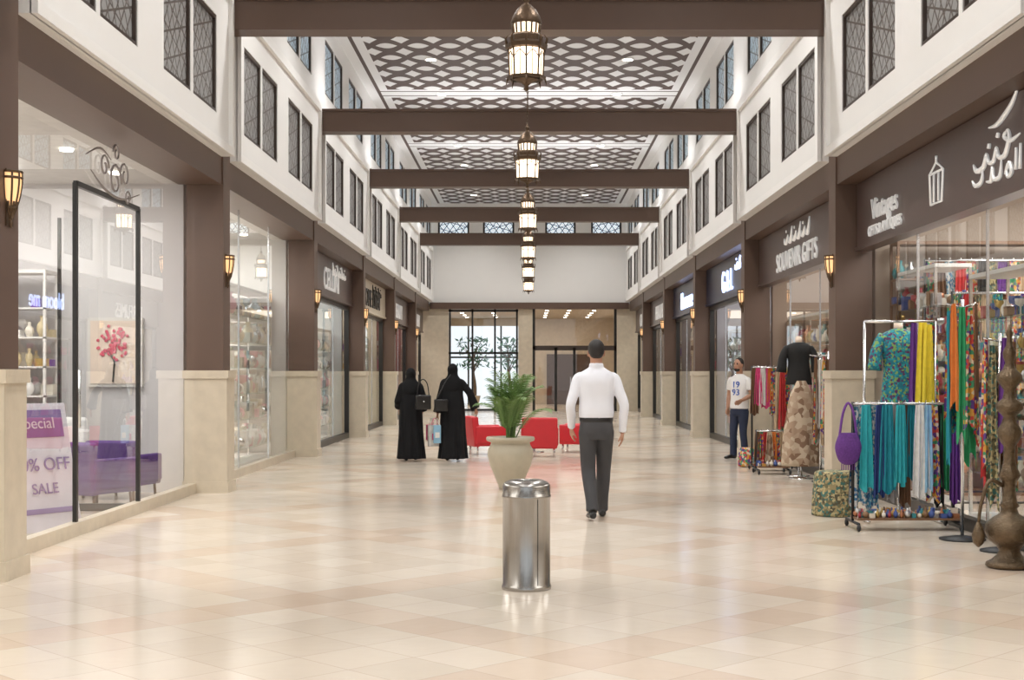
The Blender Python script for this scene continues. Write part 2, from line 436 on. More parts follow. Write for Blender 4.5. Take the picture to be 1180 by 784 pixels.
for tx in (-2.5, -.9):
    t = B(); t.tube([(0, 0, 0), (.05, 0, .8), (-.05, 0, 1.6), (0, 0, 2.3)], [.1, .08, .06, .03], BARK, 8, n=3)
    for i in range(7):
        a = i * .9; t.tube([(0, 0, 1.5 + i * .1), (.3 * math.cos(a), .3 * math.sin(a), 2 + i * .1), (.6 * math.cos(a), .6 * math.sin(a), 2.3 + i * .1)], [.03, .02, .008], BARK, 6, n=3)
    for i in range(170):
        a = R.uniform(0, 6.28); rr = R.uniform(.1, .8); zz = 2.35 + R.uniform(-.7, .7)
        c = Vector((rr * math.cos(a), rr * math.sin(a), zz)); d = Vector((R.uniform(-1, 1), R.uniform(-1, 1), R.uniform(-1, .5))).normalized() * .16
        e = d.cross(Vector((R.uniform(-1, 1), R.uniform(-1, 1), 1))).normalized() * .05
        t.add([c - d, c + e, c + d, c - e], [(0, 1, 2, 3)], LEAF, False)
    t.lathe([(.22, 0), (.3, .4), (.32, .42), (.26, .42)], (0, 0, 0), STONE, 16)
    t.obj('potted_tree', (tx, 62.6, 0))

# ------------------------------------------------------------------ shops
def lightarea(name, loc, sx, sy, e, col=(1, .95, .88), up=False, rot=None):
    l = bpy.data.lights.new(name, 'AREA'); l.shape = 'RECTANGLE'; l.size = sx; l.size_y = sy; l.energy = e; l.color = col
    o = bpy.data.objects.new(name, l); COL.objects.link(o); o.location = loc
    o.rotation_euler = rot if rot else ((math.pi, 0, 0) if up else (0, 0, 0))
    return o
def pal(names_cols): return [mat('stock_%s' % n, c, r, mt, var=.2) for n, c, r, mt in names_cols]
P_WHITE = pal([('porcelain', (.8, .8, .78), .2, 0), ('silver', (.7, .7, .7), .25, .9), ('cream', (.75, .68, .55), .5, 0), ('pink', (.75, .45, .48), .5, 0), ('glassy', (.6, .68, .7), .1, .3), ('linen', (.82, .8, .76), .6, 0)])
P_GOLD = pal([('gold', (.6, .42, .15), .3, .8), ('ivory', (.75, .7, .6), .4, 0), ('violet', (.2, .1, .4), .5, 0), ('pearl', (.8, .78, .75), .3, 0), ('straw', (.6, .5, .3), .5, 0)])
P_MIX = pal([('ruby', (.35, .04, .05), .3, 0), ('amber', (.55, .3, .08), .3, 0), ('teal', (.04, .25, .27), .4, 0), ('brassy', (.5, .35, .12), .3, .8), ('blue', (.06, .1, .3), .4, 0), ('bone', (.7, .62, .5), .5, 0), ('silverish', (.6, .6, .6), .3, .9), ('wood', (.25, .14, .07), .5, 0), ('shell', (.75, .7, .62), .4, 0), ('copper', (.5, .22, .12), .3, .8)])
P_DARK = pal([('plum', (.2, .02, .08), .4, 0), ('rose', (.6, .1, .2), .4, 0), ('nude', (.6, .4, .3), .5, 0), ('coal', (.04, .04, .04), .3, 0)])
def item(b, x, y, z, pl, h=.3):
    m = R.choice(pl); k = R.random(); s = R.uniform(.6, 1) * h
    if k < .45:
        r = s * R.uniform(.22, .38)
        b.lathe([(r * .5, 0), (r, s * .35), (r * .85, s * .6), (r * .3, s * .8), (r * .45, s)], (x, y, z), m, 10)
    elif k < .7:
        b.box(x - s * .3, x + s * .3, y - s * .3, y + s * .3, z, z + s * R.uniform(.4, .9), m)
    elif k < .85:
        b.lathe([(s * .12, 0), (s * .04, s * .1), (s * .04, s * .45), (s * .3, s * .6), (s * .33, s * .9), (s * .31, s * .9)], (x, y, z), m, 10)
    else: b.ell((x, y, z + s * .35), (s * .35, s * .35, s * .35), m, 10)
SHELF = mat('shelf_white', (.75, .73, .7), .4)
SHELFD = mat('shelf_wood', (.2, .11, .06), .4)
GSH = glass_mat('shelf_glass', (.88, .96, .94), .08)
def shelf(name, x0, x1, y0, y1, levels, pl, sm, dens=.22, h=.3):
    b = B()
    for z in levels: b.box(x0, x1, y0, y1, z - .02, z, sm)
    zt = levels[-1] + .45
    for x in (x0, x1 - .03):
        for y in (y0, y1 - .03): b.box(x, x + .03, y, y + .03, 0.08, zt - .04, CHROME if sm is GSH else sm)
    b.box(x0, x1, y0, y1, 0, .08, SHELF if sm is GSH else sm)
    b.box(x0, x1, y0, y1, zt - .04, zt, SHELF if sm is GSH else sm)
    for z in levels:
        nx = max(1, int((x1 - x0) / dens)); ny = max(1, int((y1 - y0) / dens))
        for i in range(nx):
            for j in range(ny):
                if R.random() < .88:
                    item(b, x0 + (i + .5) * (x1 - x0) / nx, y0 + (j + .5) * (y1 - y0) / ny, z, pl, h)
    return b.obj(name)

SC = {}
shop_cfg = {
 (-1, 0): dict(wall=(.66, .64, .64), e=200, pl=P_GOLD, sign=None),
 (-1, 1): dict(wall=(.80, .79, .76), e=230, pl=P_WHITE, sign=None),
 (-1, 2): dict(wall=(.70, .74, .74), e=170, pl=P_WHITE, sign=('CELLINI', DBROWN, STEEL)),
 (-1, 3): dict(wall=(.75, .68, .55), e=140, pl=P_GOLD, sign=('HOME LINEN', STONE, DARK)),
 (-1, 4): dict(wall=(.35, .10, .10), e=120, pl=P_DARK, sign=('BEAUTY', DBROWN, STEEL)),
 (-1, 5): dict(wall=(.55, .35, .3), e=120, pl=P_DARK, sign=('GALLERY', DBROWN, STEEL)),
 (1, 0): dict(wall=(.42, .34, .27), e=230, pl=P_MIX, sign=('', DBROWN, STEEL)),
 (1, 1): dict(wall=(.40, .30, .23), e=150, pl=P_MIX, sign=('SOUVENIR GIFTS', DBROWN, STEEL)),
 (1, 2): dict(wall=(.55, .56, .62), e=150, pl=P_WHITE, sign=('G & L', NAVY, None)),
 (1, 3): dict(wall=(.30, .28, .27), e=100, pl=P_DARK, sign=('bloom me', NAVY, None)),
 (1, 4): dict(wall=(.5, .45, .38), e=100, pl=P_GOLD, sign=('PERFUMES', DBROWN, STEEL)),
 (1, 5): dict(wall=(.5, .45, .38), e=100, pl=P_GOLD, sign=('CAFE', DBROWN, STEEL)),
}
NEON = mat('lit_letters', (.7, .8, 1), .4, emit=2.5, ecol=(.45, .58, 1.0))
SHC = mat('shop_ceiling', (.75, .73, .7), .6)
n_door = 2
for side in (-1, 1):
    for k in range(-1, 6):
        y = Y0 + BAY * k; ye = Y0 + BAY * (k + 1) if k < 5 else YEND
        cfg = shop_cfg.get((side, k), dict(wall=(.7, .65, .6), e=150, pl=P_WHITE, sign=None))
        wm = mat('shop_wall_%d_%d' % (side, k), cfg['wall'], .6, var=.04)
        D = 8.0
        w = B()
        w.box(side * D, side * (D + .1), y, ye, 0, 3.8, wm)
        w.box(side * 4.26, side * D, ye - .1, ye, 0, 3.8, wm); w.box(side * 4.26, side * D, y, y + .1, 0, 3.8, wm)
        w.box(side * 4.3, side * D, y, ye, 3.8, 3.9, SHC)
        for i in range(4):
            for j in range(2):
                w.lathe([(.07, 0), (.07, .02)], (side * (4.8 + j * 1.3), y + 1 + i * 1.7, 3.775), DOWNL, 10)
        w.obj('wall_shop')
        lightarea('shop_ceiling_light', (side * 5.9, (y + ye) / 2, 3.74), 2.6, 5.0, cfg['e'], (1, .97, .94))
        g = B(); xg = side * 4.12; top = 3.78
        if cfg['sign'] is not None: top = 2.95
        gy0, gy1 = y + .24, ye - .24
        g.quadx(xg, gy0, gy1, .12, top, GLASSR if side < 0 and k < 2 else GLASS)
        g.box(xg - .05, xg + .05, gy0, gy1, 0, .12, STONE if side < 0 and k < 2 else DARK)
        if (side, k) != (-1, 0):
            for q in (1, 2):
                yy = gy0 + (gy1 - gy0) * q / 3; g.box(xg - .012, xg + .012, yy - .012, yy + .012, .12, top, CHROME)
        if (side, k) == (-1, 0):
            for yy in (12.6, 14.62): g.box(xg - .02, xg + .02, yy - .022, yy + .022, 0.12, 3.2, DARK)
            g.box(xg - .02, xg + .02, 12.6, 14.62, 3.17, 3.22, DARK)
            g.box(-4.95, -4.17, 14.56, 14.6, 0.02, .10, DARK); g.box(-4.95, -4.92, 14.56, 14.6, 0.10, 3.1, DARK); g.quady(14.575, -4.92, -4.17, .10, 3.1, GLASS)
            g.tube([(-4.7, 14.5, .9), (-4.7, 14.5, 1.5)], .018, CHROME)
        elif k >= 2:
            dm = mat('door_panel_%d_%d' % (side, k), (.03, .06, .08) if side < 0 else (.05, .04, .04), .2)
            g.box(xg - .06, xg + .06, gy0 + .4, gy0 + 1.5, 0, 2.6, dm)
            for yy in (gy0, gy0 + .32, gy0 + 1.55, gy1 - .07): g.box(xg - .05, xg + .05, yy, yy + .07, 0.12, top - .08, DARK)
            g.box(xg - .05, xg + .05, gy0, gy1, top - .08, top, DARK)
        g.obj('window_%d' % (n_door + 3)); n_door += 1
        if cfg['sign'] is not None:
            txt, bm_, lm = cfg['sign']
            s = B(); s.box(side * 4.0, side * 4.16, gy0, gy1, 2.96, 3.77, bm_)
            s.box(side * 3.97, side * 4.16, gy0, gy1, 2.955, 3.0, bm_)
            so = s.obj('shop_sign')
            if txt: text_on(so, txt, side * 3.985, (gy0 + gy1) / 2, 3.2 if (side, k) == (1, 1) else 3.3, .42 if len(txt) > 10 else .62, side, lm or NEON)
            if (side, k) in ((1, 1), (-1, 2), (1, 2), (-1, 3)):
                c = B(); yc = (gy0 + gy1) / 2 - (0 if side > 0 else -1.2)
                if (side, k) == (1, 2): yc -= 2.0
                z0 = 3.56
                for i in range(6):
                    yy = yc + .9 - i * .33
                    c.tube([(side * 3.985, yy, z0), (side * 3.985, yy - .1, z0 - .08), (side * 3.985, yy - .22, z0 - .06), (side * 3.985, yy - .3, z0 + (.14 if i % 2 else .04))], [.012, .03, .03, .01], lm or NEON, 6, n=3)
                    if i % 2 == 0: c.ell((side * 3.985, yy - .15, z0 + .1), (.012, .025, .025), lm or NEON, 8)
                c.obj('arabic_script', parent=so)
            SC[(side, k)] = so
        if k < 0: continue
        if (side, k) == (-1, 0):
            shelf('display_shelf', -7.6, -5.75, 16.5, 16.95, [.5, .85, 1.2, 1.55, 1.9, 2.25], cfg['pl'], SHELF, .15, .26)
            shelf('display_shelf', -7.9, -7.4, 10.5, 16.3, [.5, 1.0, 1.5, 2.0], cfg['pl'], SHELF, .3, .32)
        elif (side, k) == (1, 0):
            shelf('display_shelf', 4.35, 4.75, 14.9, 16.4, [.4, .7, 1.0, 1.3, 1.6, 1.9, 2.2], cfg['pl'], GSH, .11, .2)
            shelf('display_shelf', 4.4, 4.8, 10.4, 13.9, [.5, .8, 1.1, 1.4, 1.7, 2.0], cfg['pl'], GSH, .13, .2)
            shelf('display_shelf', 4.4, 7.8, 16.6, 16.95, [.5, .8, 1.1, 1.4, 1.7, 2.0, 2.3, 2.6], cfg['pl'], SHELFD, .12, .22)
        else:
            lv = [.35, .75, 1.15, 1.55, 1.95]
            if (side, k) == (-1, 1): lv = [.3, .75, 1.15, 1.55, 1.95, 2.35]
            shelf('display_shelf', side * 4.4 if side > 0 else -4.8, 4.8 if side > 0 else -4.4, gy0 + (.2 if k < 2 else 1.8), gy1 - .5, lv, cfg['pl'], GSH, .17 if k < 3 else .35, .34)
            xa, xb = (4.5, 7.8) if side > 0 else (-7.8, -4.5)
            shelf('display_shelf', xa, xb, ye - .45, ye - .15, lv, cfg['pl'], SHELF if side < 0 else SHELFD, .25, .34)

so = SC[(1, 0)]
c = B(); xs = 3.985
def strokes(c, yc, zc, s, m, data):
    for pts, r in data:
        c.tube([(xs, yc - px * s, zc + pz * s) for px, pz in pts], [rr * s for rr in r], m, 6, n=4)
big = [([(-.3, .55), (0, .52), (.3, .62), (.6, .8), (.85, 1.1)], [.02, .05, .06, .05, .02]),
       ([(-.95, -.1), (-.8, -.28), (-.5, -.25), (-.4, 0), (-.3, -.2), (-.1, -.22), (0, .05), (.1, -.18), (.35, -.2), (.5, .1), (.45, .3), (.3, .2), (.55, .05), (.9, .1)], [.02, .06, .06, .04, .05, .05, .03, .05, .06, .05, .03, .04, .05, .02]),
       ([(-1.0, -.45), (-.85, -.6), (-.6, -.55), (-.55, -.3)], [.02, .05, .05, .02]), ([(-.4, -.6), (-.2, -.62), (-.15, -.35), (-.1, -.6), (.15, -.6), (.2, -.25)], [.02, .05, .04, .05, .05, .02]),
       ([(.35, -.6), (.5, -.4), (.6, -.6), (.45, -.68), (.4, -.55)], [.03, .05, .05, .04, .03]), ([(.75, -.6), (.76, -.15)], [.04, .03]), ([(.9, -.62), (.92, -.1)], [.04, .03]),
       ([(-.3, .1), (-.28, .2)], [.05, .04]), ([(.05, .25), (.08, .33)], [.05, .04])]
strokes(c, 11.85, 3.38, .40, STEEL, [([(px * 1.6, pz) for px, pz in p_], r_) for p_, r_ in big])
for q in ([(-.12, -.28), (-.15, .1), (0, .22), (.15, .1), (.12, -.28), (-.12, -.28)], [(0, .22), (0, .30)], [(-.15, .1), (.15, .1)], [(-.05, -.26), (-.05, .1)], [(.05, -.26), (.05, .1)]):
    c.tube([(xs, 13.6 - a * 1.5, 3.36 + b_ * .8) for a, b_ in q], .013, STEEL, 6)
c.obj('arabic_script', parent=so)
text_on(so, 'Vintages', xs, 15.6, 3.36, .34, 1, STEEL); text_on(so, 'GIFTS & ANTIQUES', xs, 15.6, 3.12, .17, 1, STEEL)
c = B()
GREYV = mat('vinyl_grey', (.28, .25, .24), .5)
def fl(y, z): return (-4.09, 13.75 + (y - 13.75) * .7, 3.40 + (z - 3.05) * .62)
def sp(cy, cz, r, t, d=1):
    c.tube([fl(cy + d * r * (1 - i / 16 * .75) * math.cos(i * .5), cz + r * (1 - i / 16 * .75) * math.sin(i * .5)) for i in range(16)], t * .7, GREYV, 6)
sp(13.7, 3.0, .3, .018); sp(14.15, 3.15, .22, .016, -1); sp(13.2, 3.15, .2, .016); sp(13.75, 3.45, .15, .014, -1); sp(14.3, 2.8, .14, .014)
c.tube([fl(12.6, 3.0), fl(13.2, 2.8), fl(14, 2.75), fl(14.9, 2.95)], [.005, .012, .012, .005], GREYV, 6, n=5)
c.tube([fl(12.4, 3.2), fl(13.0, 3.4), fl(13.5, 3.3)], [.005, .012, .005], GREYV, 6, n=5)
c.obj('shop_sign_flourish')

# ------------------------------------------------------------------ fixtures
def lantern(y, x=0.0):
    b = B(); z = 4.25
    b.lathe([(.005, 0), (.03, .02), (.015, .05), (.05, .08), (.13, .11), (.155, .14)], (0, 0, z), BRONZE, 8)
    b.lathe([(.145, .13), (.16, .15), (.168, .38), (.168, .42)], (0, 0, z), LAMPG, 8, False)
    b.lathe([(.19, .115), (.195, .145), (.165, .15), (.165, .115)], (0, 0, z), BRONZE, 8, False)
    b.lathe([(.175, .41), (.205, .42), (.21, .46), (.16, .49)], (0, 0, z), BRONZE, 8, False)
    for i in range(8):
        a = 2 * math.pi * i / 8; ca, sa = math.cos(a), math.sin(a)
        b.tube([(.162 * ca, .162 * sa, z + .14), (.178 * ca, .178 * sa, z + .42)], .010, BRONZE, 6)
        b.tube([(.19 * ca, .19 * sa, z + .45), (.205 * ca, .205 * sa, z + .52), (.18 * ca, .18 * sa, z + .56)], [.014, .012, .003], BRONZE, 6)
        b.tube([(.185 * ca, .185 * sa, z + .12), (.2 * ca, .2 * sa, z + .06)], [.012, .003], BRONZE, 6)
        a2 = a + math.pi / 8; r = .158 * math.cos(math.pi / 8) + .008
        c2, s2 = math.cos(a2), math.sin(a2)
        b.tube([(r * c2, r * s2, z + .15), (r * c2 * 1.05, r * s2 * 1.05, z + .42)], .004, BRONZE, 5)
        n1 = Vector((ca, sa, 0)); n2 = Vector((math.cos(a + math.pi / 4), math.sin(a + math.pi / 4), 0))
        m_ = (n1 + n2).normalized()
        p0, p1, p2 = n1 * .178, m_ * .168, n2 * .178
        b.tube([(p0.x, p0.y, z + .31), (p1.x, p1.y, z + .385), (p2.x, p2.y, z + .31)], .005, BRONZE, 5, n=3)
    b.lathe([(.165, .48), (.165, .54), (.15, .56)], (0, 0, z), BRONZE, 8, False)
    b.lathe([(.12, .56), (.125, .57), (.135, .66)], (0, 0, z), LAMPG, 8, False)
    for i in range(16):
        a = 2 * math.pi * i / 16
        b.tube([(.13 * math.cos(a), .13 * math.sin(a), z + .55), (.14 * math.cos(a), .14 * math.sin(a), z + .67)], .011, BRONZE, 5)
    b.lathe([(.15, .66), (.155, .68), (.135, .74), (.10, .80), (.05, .85), (.02, .87), (.035, .89), (.035, .92), (.01, .95), (.01, .99)], (0, 0, z), BRONZE, 16)
    zc = z + .98
    while zc < CZ - .05:
        b.tube([(.0, 0, zc), (.014, 0, zc + .03), (0, 0, zc + .06)], .005, BRONZE, 4); b.tube([(.0, 0, zc), (-.014, 0, zc + .03), (0, 0, zc + .06)], .005, BRONZE, 4)
        b.tube([(0, 0, zc + .055), (0, .014, zc + .085), (0, 0, zc + .115)], .005, BRONZE, 4); b.tube([(0, 0, zc + .055), (0, -.014, zc + .085), (0, 0, zc + .115)], .005, BRONZE, 4)
        zc += .11
    b.lathe([(.09, CZ - .06), (.1, CZ)], (0, 0, 0), BRONZE, 16)
    b.obj('hanging_lantern', (x, y, 0))
for k in range(6): lantern(13.7 + BAY * k if k < 5 else 49.4, -.03)

def sconce(side, y):
    b = B(); pr = []; zb = 2.58
    for i in range(9):
        t = i / 8; z = zb + t * .34; r = .015 + .075 * math.sin(t * 1.75) ** .8
        pr.append([(side * (3.75) - side * r * math.sin(a), y + r * 1.05 * math.cos(a), z) for a in [math.pi * j / 10 for j in range(11)]])
    b.rings(pr, SCON, True)
    for i in (0, 2, 7, 8):
        b.tube([(p[0] - side * .003, p[1], p[2]) for p in pr[i]], .011, BRONZE, 5)
    for j in range(0, 11, 2): b.tube([pr[i][j] for i in range(9)], .008, BRONZE, 5)
    for j in range(1, 11, 2): b.tube([pr[i][j] for i in range(4)], .009, BRONZE, 5)
    b.lathe([(.006, -.06), (.018, -.03), (.012, 0)], (side * 3.735, y, zb), BRONZE, 8)
    b.box(side * 3.738, side * 3.75, y - .07, y + .07, zb - .05, zb + .36, BRONZE)
    b.obj('wall_sconce')
for k in range(-1, 6):
    for s_ in (-1, 1): sconce(s_, Y0 + BAY * k)

d = B()
for k in range(-2, 6):
    y = Y0 + BAY * k
    for x in (-2.0, 2.0):
        for yy in (.02, 3.7):
            d.lathe([(.12, -.015), (.14, -.02), (.14, 0)], (x, y + .15 + yy, CZ), TRIMW, 16)
            d.lathe([(.10, -.022), (.10, -.016)], (x, y + .15 + yy, CZ), DOWNL, 16)
d.obj('recessed_downlights')
for k in range(-1, 6):
    y = Y0 + BAY * k
    for x in (-2.0, 2.0):
        for yy in (.4, 3.85):
            l = bpy.data.lights.new('downlight', 'SPOT'); l.energy = 380; l.spot_size = math.radians(135); l.spot_blend = .85; l.shadow_soft_size = .15; l.color = (1, .985, .965)
            o = bpy.data.objects.new('downlight', l); COL.objects.link(o); o.location = (x, y + yy, CZ - .06)
for y in PY[1:]: lightarea('added_ceiling_fill', (0, y, 6.12), 6.4, .3, 58, (.97, .98, 1.0), up=True)  # unseen fill lights added above the beams to brighten ceiling and upper walls
lightarea('lobby_light', (0, 58, 3.88), 6, 8, 200, (1, .88, .72))

# ------------------------------------------------------------------ trash can
def steel_mat():
    m, nt, b = new_mat('brushed_steel')
    co, x, y, z = XYZ(nt)
    mp = nt.nodes.new('ShaderNodeMapping'); mp.inputs['Scale'].default_value = (60, 60, 1.0); nt.links.new(co, mp.inputs[0])
    nz = nt.nodes.new('ShaderNodeTexNoise'); nz.inputs['Scale'].default_value = 4; nt.links.new(mp.outputs[0], nz.inputs[0])
    nt.links.new(MIX(nt, nz.outputs[0], (.31, .295, .275), (.42, .405, .38)), b.inputs['Base Color'])
    b.inputs['Metallic'].default_value = 1; b.inputs['Roughness'].default_value = .24
    return m
ST = steel_mat()
b = B(); r = .163
b.lathe([(r + .006, 0), (r + .008, .015), (r + .004, .03), (r, .035), (r, .62), (r + .004, .625), (r + .004, .64), (r, .645), (r, .70), (r - .004, .715), (r - .02, .73), (r - .05, .742), (r - .062, .742), (r - .066, .73), (.09, .66), (.001, .655)], (0, 0, 0), ST, 56)
b.lathe([(.088, .69), (.094, .735)], (0, 0, 0), BLACK, 30)
b.box(.078, .08, -r * .88 - .004, -r * .86, .04, .62, DARK)
for i in range(10):
    for j in range(4):
        a = -math.pi / 2 + .35 + i * .05; b.ell(((r + .0005) * math.cos(a), (r + .0005) * math.sin(a), .66 + j * .012), (.0028, .0028, .0028), BLACK, 6)
b.obj('trash_can', (-.02, 9.5, 0))

# ------------------------------------------------------------------ potted palm
POT = mat('ceramic_pot', (.46, .41, .31), .45, var=.12, scale=8)
SOIL = mat('soil', (.06, .04, .025), .9)
PALM = mat('palm_leaf', (.13, .23, .06), .5, var=.5, scale=4)
b = B()
b.lathe([(.14, 0), (.155, .02), (.15, .04), (.20, .16), (.26, .30), (.29, .42), (.285, .50), (.25, .565), (.245, .59), (.30, .61), (.31, .635), (.30, .66), (.26, .66), (.24, .60), (.01, .60)], (0, 0, 0), POT, 44)
b.lathe([(.24, .60), (.23, .615), (.01, .62)], (0, 0, 0), SOIL, 24)
for i in range(26):
    az = i * 2.399 + R.uniform(-.3, .3); L = R.uniform(.7, 1.0); el = R.uniform(.75, 1.4) if i > 7 else R.uniform(1.25, 1.5)
    P = []; p = Vector((R.uniform(-.05, .05), R.uniform(-.05, .05), .6)); N = 14
    e = min(1.52, el + .35)
    for q in range(N + 1):
        P.append(p.copy())
        p = p + Vector((math.cos(az) * math.cos(e), math.sin(az) * math.cos(e), math.sin(e))) * (L / N)
        e -= (1.1 + (1.5 - el) * .8) / N * (q / N) * 2.0
    b.tube(P, [.009 * (1 - .8 * q / N) for q in range(N + 1)], PALM, 5)
    for q in range(3, N):
        for h in (0, .5):
            o = P[q].lerp(P[q + 1], h); t = (P[q + 1] - P[q]).normalized(); sd = t.cross(Vector((0, 0, 1)))
            if sd.length < .01: sd = Vector((1, 0, 0))
            sd.normalize()
            ll = .19 * math.sin(math.pi * (q + h - 1.5) / (N - .5)) ** .6 + .03
            for sg in (-1, 1):
                dd = (sd * sg * .8 + t * .75 + Vector((0, 0, -.1))).normalized()
                mid = o + dd * ll * .5 + Vector((0, 0, .01)); tip = o + dd * ll + Vector((0, 0, -.03))
                wv = t.cross(dd).cross(dd).normalized() * .010
                b.add([o, mid + wv, tip, mid - wv], [(0, 1, 2, 3)], PALM, False)
b.obj('potted_palm', (-.24, 17.6, 0))

# ------------------------------------------------------------------ red armchairs + table
def armchair(x, y, rz, m=RED, legs=CHROME, name='armchair', s=1.0):
    b = B()
    b.rbox((0, .0, .25 * s), (.62 * s, .60 * s, .18 * s), .03, m)
    b.rbox((0, -.02, .38 * s), (.44 * s, .50 * s, .12 * s), .04, m)
    b.rbox((0, .28 * s, .42 * s), (.62 * s, .12 * s, .54 * s), .035, m, Matrix.Rotation(-.1, 3, 'X'))
    for sx in (-1, 1): b.rbox((sx * .27 * s, 0, .36 * s), (.11 * s, .6 * s, .32 * s), .03, m)
    for sx in (-1, 1):
        for sy in (-1, 1): b.tube([(sx * .25 * s, sy * .24 * s, .18 * s), (sx * .26 * s, sy * .25 * s, 0)], .016, legs, 8)
    return b.obj(name, (x, y, 0), rz)
armchair(.18, 24.4, math.pi); armchair(-.76, 25.0, math.pi / 2 + .3); armchair(.9, 25.6, -math.pi / 2 - .2)
b = B(); b.rbox((0, 0, .40), (.5, .5, .035), .012, TRIMW); b.tube([(0, 0, .39), (0, 0, .02)], .03, CHROME, 12); b.lathe([(.2, 0), (.2, .012), (.03, .03)], (0, 0, 0), CHROME, 24)
b.obj('coffee_table', (.08, 25.6, 0))

PUR = mat('purple_velvet', (.10, .035, .22), .6, var=.2)
armchair(-4.75, 15.2, 2.6, PUR, SHELFD, 'armchair', 1.05)
armchair(-4.75, 16.3, 2.9, PUR, SHELFD, 'armchair', 1.0)
b = B(); b.rbox((0, 0, .74), (.9, .5, .04), .01, SHELFD)
for sx in (-1, 1):
    for sy in (-1, 1): b.tube([(sx * .4, sy * .2, .73), (sx * .36, sy * .18, .4), (sx * .42, sy * .22, 0)], [.03, .02, .025], SHELFD, 8, n=3)
b.rbox((.1, 0, .83), (.35, .25, .14), .02, TRIMW); b.rbox((-.2, .05, .80), (.2, .2, .08), .02, P_GOLD[0])
b.obj('side_table', (-5.65, 15.3, 0))
b = B(); b.rbox((0, 0, .42), (.9, .45, .16), .05, TRIMW); b.rbox((0, .18, .7), (.9, .1, .5), .05, TRIMW)
for sx in (-1, 1):
    for sy in (-1, 1): b.tube([(sx * .38, sy * .17, .35), (sx * .4, sy * .19, 0)], [.03, .02], SHELFD, 8)
b.obj('upholstered_bench', (-5.65, 16.15, 0))
POSTW = mat('poster_paper', (.66, .62, .68), .5); POSTP = mat('poster_purple', (.22, .14, .34), .5)
b = B()
rt = Matrix.Rotation(-.22, 3, 'X')
b.rbox((0, 0, .60), (.72, .02, 1.2), .004, POSTW, rt)
def pp(z): return (z - .60) * math.tan(.22)
b.rbox((0, pp(1.0) - .012, 1.0), (.6, .012, .26), .003, POSTP, rt); b.rbox((0, pp(.2) - .012, .2), (.6, .012, .05), .003, POSTP, rt)
b.tube([(-.32, .13, 1.15), (-.32, .5, 0)], .012, CHROME); b.tube([(.32, .13, 1.15), (.32, .5, 0)], .012, CHROME)
po = b.obj('poster_stand', (-4.52, 12.85, 0), 1.0)
for tx, tz, ts in (('Special', 1.0, .15), ('70% OFF', .62, .17), ('SALE', .40, .14)):
    t = text_on(po, tx, 0, pp(tz) - .022, tz, ts, 0, POSTP if tz < .9 else POSTW, ext=.003); t.rotation_euler = (math.pi / 2 - .22, 0, 0)
b = B(); b.box(-5.42, -4.75, 17.03, 17.09, 1.3, 2.15, SHELF); PINK = mat('blossom', (.7, .08, .15), .6)
b.box(-5.38, -4.79, 17.01, 17.03, 1.34, 2.11, mat('canvas', (.8, .66, .55), .7))
b.tube([(-5.1, 17.0, 1.36), (-5.08, 17.0, 1.6), (-5.15, 17.0, 1.75)], .012, DARK, 5)
for i in range(90): a = R.uniform(0, 6.3); q = R.uniform(0, .2); b.ell((-5.1 + q * math.cos(a), 16.995, 1.84 + q * math.sin(a) * 1.1), (.02, .006, .02), PINK, 6)
b.obj('picture_frame')

# ------------------------------------------------------------------ clothes & market goods (right)
C = {n: mat('cloth_' + n, c, .85, var=.2, scale=20, bump=.2) for n, c in dict(
    teal=(.01, .22, .28), turq=(.03, .38, .42), navy=(.02, .04, .16), yellow=(.75, .58, .04), green=(.03, .30, .12), purple=(.14, .04, .24),
    white=(.72, .70, .66), grey=(.35, .33, .32), pink=(.72, .08, .24), orange=(.65, .2, .04), red=(.45, .03, .03), beige=(.5, .37, .24), brown=(.16, .08, .04), black=(.015, .015, .015), sky=(.25, .45, .6)).items()}
PAT = [pattern_mat('patterned_multi', [(.5, .05, .04), (.6, .3, .05), (.05, .25, .12), (.1, .04, .2), (.6, .5, .35)], 30),
       pattern_mat('patterned_blue', [(.6, .6, .58), (.05, .15, .3), (.65, .63, .6), (.1, .3, .4)], 45),
       pattern_mat('patterned_poncho', [(.52, .42, .31), (.36, .25, .17), (.50, .40, .29), (.42, .31, .22), (.22, .13, .08)], 14),
       pattern_mat('patterned_gold', [(.30, .24, .12), (.08, .07, .04), (.45, .38, .2), (.15, .14, .07), (.05, .14, .12)], 42),
       pattern_mat('patterned_teal', [(.01, .2, .25), (.02, .28, .32), (.1, .03, .1), (.01, .16, .22), (.2, .35, .1)], 50)]
def rack(name, x0, x1, y, zr, hang, tray=True):
    b = B(); b.tube([(x0, y, zr), (x1, y, zr)], .014, CHROME, 8)
    for x in (x0, x1):
        b.tube([(x, y, zr + .02), (x, y, .08)], .014, BLACK, 8); b.tube([(x, y - .25, .07), (x, y + .25, .07)], .014, BLACK, 8)
        for yy in (-.25, .25): b.ell((x, y + yy, .035), (.02, .035, .035), BLACK, 10)
    b.tube([(x0, y, .12), (x1, y, .12)], .012, BLACK, 8)
    if tray:
        b.box(x0, x1, y - .2, y + .1, .10, .12, SHELFD)
        n = int((x1 - x0) / .055)
        for i in range(n):
            for q in (-.16, -.1, -.03, .04): item(b, x0 + (i + .5) * (x1 - x0) / n, y + q, .12, P_MIX, .10)
    for i, (x, m, w, L, dy) in enumerate(hang):
        b.tube([(x, y, zr + .03), (x, y + dy * .5, zr - .02)], .004, CHROME, 5)
        b.sheet((x, y + dy, zr - .01), (1, R.uniform(-.25, .25)), w * .55, w, L, R.choice([2, 3, 4]), .022, m, ph=R.uniform(0, 6), rag=.03)
        b.sheet((x + .02, y + dy + .05, zr - .01), (1, R.uniform(-.25, .25)), w * .55, w * .9, L * .93, 3, .02, m, ph=R.uniform(0, 6), rag=.03)
    return b.obj(name)
hang = []
